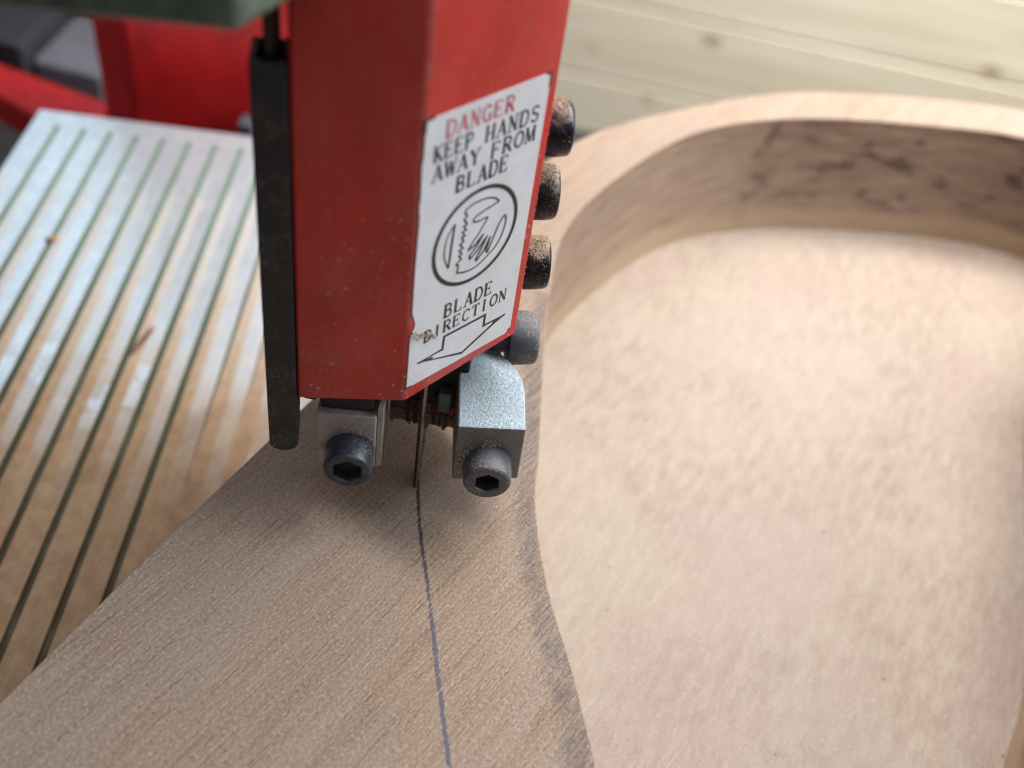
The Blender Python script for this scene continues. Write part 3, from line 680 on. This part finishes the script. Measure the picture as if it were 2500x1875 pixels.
def path_ribbon(name, pts, w0, w1, z, mat, parent, side=0):
    """a drawn strip: uv.x along, uv.y across; side=0 centred, else lying to one side"""
    P = spline(pts, 10, False); bm = bmesh.new(); uvl = bm.loops.layers.uv.new('UVMap'); V = []
    for i, p in enumerate(P):
        a = P[max(0, i - 1)]; b = P[min(len(P) - 1, i + 1)]; t = (b - a).normalized(); nn = Vector((-t.y, t.x)); u = i / (len(P) - 1)
        wd = w0 + (w1 - w0) * u
        lo, hi = (-wd / 2, wd / 2) if side == 0 else ((0, side * wd))
        l = p + nn * hi; r = p + nn * lo
        V.append((bm.verts.new((r.x, r.y, z)), bm.verts.new((l.x, l.y, z)), u))
    for (r1, l1, u1), (r2, l2, u2) in zip(V, V[1:]):
        f = bm.faces.new((r1, r2, l2, l1))
        for lp, uv in zip(f.loops, ((u1, 0), (u2, 0), (u2, 1), (u1, 1))): lp[uvl].uv = uv
        f.normal_update()
        if f.normal.z < 0: f.normal_flip()
    return raw(name, bm, mat, parent)
path_ribbon('pen_line', [(-1.2, 34), (-.6, 18), (.2, 5), (1.3, -1.5), (3.0, -8.9), (4.9, -15.9), (6.5, -20.7), (8.9, -29.1), (10.9, -36.2), (13.9, -47.0), (17.9, -60.3), (24, -80)],
            1.35, 1.75, .06, ink_mat('blue_ink', (.045, .046, .052), (.12, .14, .20), .40, .74, .92, 1.6, .45), rim)
path_ribbon('pencil_shading', [(22.45, 72.2), (23.75, 42.9), (25.55, 16.9), (26.05, 3.9), (28.85, -10.5), (32.45, -23.1), (37.25, -35.6), (43.55, -55.3), (50.5, -82)],
            7.5, 11, .055, ink_mat('pencil_graphite', (.12, .12, .13), (.11, .11, .125), .40, .95, .54, 2.0, .3, .22, (.06, .75)), rim, -1)

# ------------------------------------------------------------------ things behind the saw
def crate(name, pts, z0, z1, mat, label, cat, bev=2):
    bm = bmesh.new(); prism(bm, pts, z0, z1); return tag(link(name, bm, mat, None, False, bev, 3), label, cat)
crate('tool_case', [(-277, 372), (-236, 366), (-230, 424), (-275, 428)], -168, -151, plain('pale_grey_plastic', (.16, .16, .19), .5),
      'pale grey case lying behind the red saw frame', 'case')
crate('storage_box', [(-345, 374), (-279, 366), (-277.5, 420), (-345, 425)], -168, -140, plain('navy_plastic', (.045, .042, .055), .5),
      'dark blue box beside the pale grey case, at the left edge', 'box')
crate('back_board', [(-600, 470), (-190, 434), (-190, 444), (-600, 480)], -168, 60, plain('purple_grey_board', (.13, .11, .125), .7),
      'dim purple grey panel standing upright behind the boxes', 'panel')

# ------------------------------------------------------------------ chips and sawdust
def chip(loc, L, Wd, H, ang, mat, label):
    bm = bmesh.new(); c, s = math.cos(ang), math.sin(ang); P = []
    for a, b in ((-1, -.2), (-.6, -.9), (.3, -1), (1, -.3), (.85, .6), (0, 1), (-.8, .7)):
        x, y = a * L / 2 * random.uniform(.85, 1.1), b * Wd / 2 * random.uniform(.85, 1.1); P.append((loc[0] + x * c - y * s, loc[1] + x * s + y * c))
    prism(bm, P, loc[2], loc[2] + H)
    for v in bm.verts:
        if v.co.z > loc[2] + .01: v.co.x = loc[0] + (v.co.x - loc[0]) * .7; v.co.y = loc[1] + (v.co.y - loc[1]) * .7; v.co.z += random.uniform(-.2, .3)
    return tag(link('wood_chip', bm, mat, None, False, .15), label, 'chip', 'wood chips on the saw table')
chip((-140.2, 119.2, -54.0), 5.2, 2.7, 1.5, .5, plain('tan_chip', (.38, .24, .14), .8), 'small tan wood chip lying in the bluish far part of the grooved table')
chip((-96.0, 81.5, -54.0), 15, 2.4, .7, 1.38, plain('brown_chip', (.20, .10, .065), .8, 0, .4, .6), 'long reddish brown wood sliver lying along a groove, left of the guide tube')

def grains(bm, p, n, s):
    for _ in range(1):
        d = [Vector((random.gauss(0, 1), random.gauss(0, 1), random.gauss(0, 1))).normalized() * s * random.uniform(.5, 1.2) for _ in range(4)]
        v = [bm.verts.new(p + q + n * s * .4) for q in d]
        for f in ((0, 1, 2), (0, 2, 3), (0, 3, 1), (1, 3, 2)): bm.faces.new([v[i] for i in f])
bm = bmesh.new()
for z, rad, ln, cov in ((78.8, 5.4, 5.2, 600), (64.6, 5.5, 4.8, 900), (47.2, 5.6, 5.6, 900), (26.2, 6.0, 6.2, 200)):
    sv = Vector((-.19, .98, 0))
    for _ in range(cov):
        th = random.gauss(92, 19); t = random.uniform(.2, ln - .5)
        if random.random() < .10: th = random.uniform(100, 215)
        nrm = sv * -math.sin(math.radians(th - 90)) + Vector((0, 0, 1)) * math.cos(math.radians(th - 90))
        pile = max(0, 1 - abs(th - 95) / 45) * (1.0 if z > 40 else .3)
        grains(bm, Vector((14.2, 24.6, z)) + sa * t + nrm * (rad * .96 + random.uniform(0, .7) * pile), nrm, random.uniform(.09, .20))
for _ in range(420):                       # crumbs round the two front screws
    for cx, cz in ((-13.0, 20.6), (-8.9, 18.5), (-17.6, 15.5), (9.6, 17.4), (10.4, 15.6), (14.8, 20.6)):
        if random.random() < .32:
            x, z = cx + random.gauss(0, 1.25), cz + random.gauss(0, 1.1)
            if 10.3 < z < 24.8 and -19.6 < x < -8.4: grains(bm, Vector((x, -5.3 + (x + 20) * .101 - .12, z)), Vector((0, -1, 0)), random.uniform(.1, .27))
            elif 10.3 < z < 24.8 and 8.5 < x < 21: grains(bm, Vector((x, -3.4 + (x - 8.1) * .2 + (z - 9.8) * .04 - .15, z)), Vector((0, -1, 0)), random.uniform(.1, .27))
for _ in range(500):                       # line of dust along the right edge of the guard
    z = random.uniform(37, 110); e = Rp + sd * random.uniform(0.1, 1.2); grains(bm, Vector((e.x + .05, e.y, z)), Vector((1, 0, 0)), random.uniform(.06, .16))
for _ in range(260):                       # more of it close round the blade
    x, y = random.gauss(1, 5), random.gauss(-7, 6)
    grains(bm, Vector((x, y, .04)), Vector((0, 0, 1)), random.uniform(.06, .19))
for _ in range(700):                       # loose crumbs on the raw rim
    t = random.random(); x = random.uniform(-60, 30); y = random.uniform(-62, 40)
    lim = -33 + (y - 7) * .40
    if x > lim + 2 and x < 24: grains(bm, Vector((x, y, .04)), Vector((0, 0, 1)), random.uniform(.05, .13))
tag(raw('sawdust', bm, plain('sawdust', (.58, .42, .28), .9, 0, .35, 1.5)), 'tan sawdust caked on the screws and sprinkled over guard and rim', 'sawdust', None, 'stuff')
bm = bmesh.new()
for i in range(150):
    t = random.random(); a = .2 + 6.2 * t; b = 51.2 - 3.4 * t + random.gauss(0, .45)
    grains(bm, fpt(LF, a, b, .2 + abs(random.gauss(0, .25))), LF[2], random.uniform(.15, .42))
tag(raw('sawdust_clump', bm, plain('pale_sawdust', (.56, .46, .36), .9, 0, .3, .8)), 'pale sawdust clump stuck over the first letter at the left edge of the label', 'sawdust')
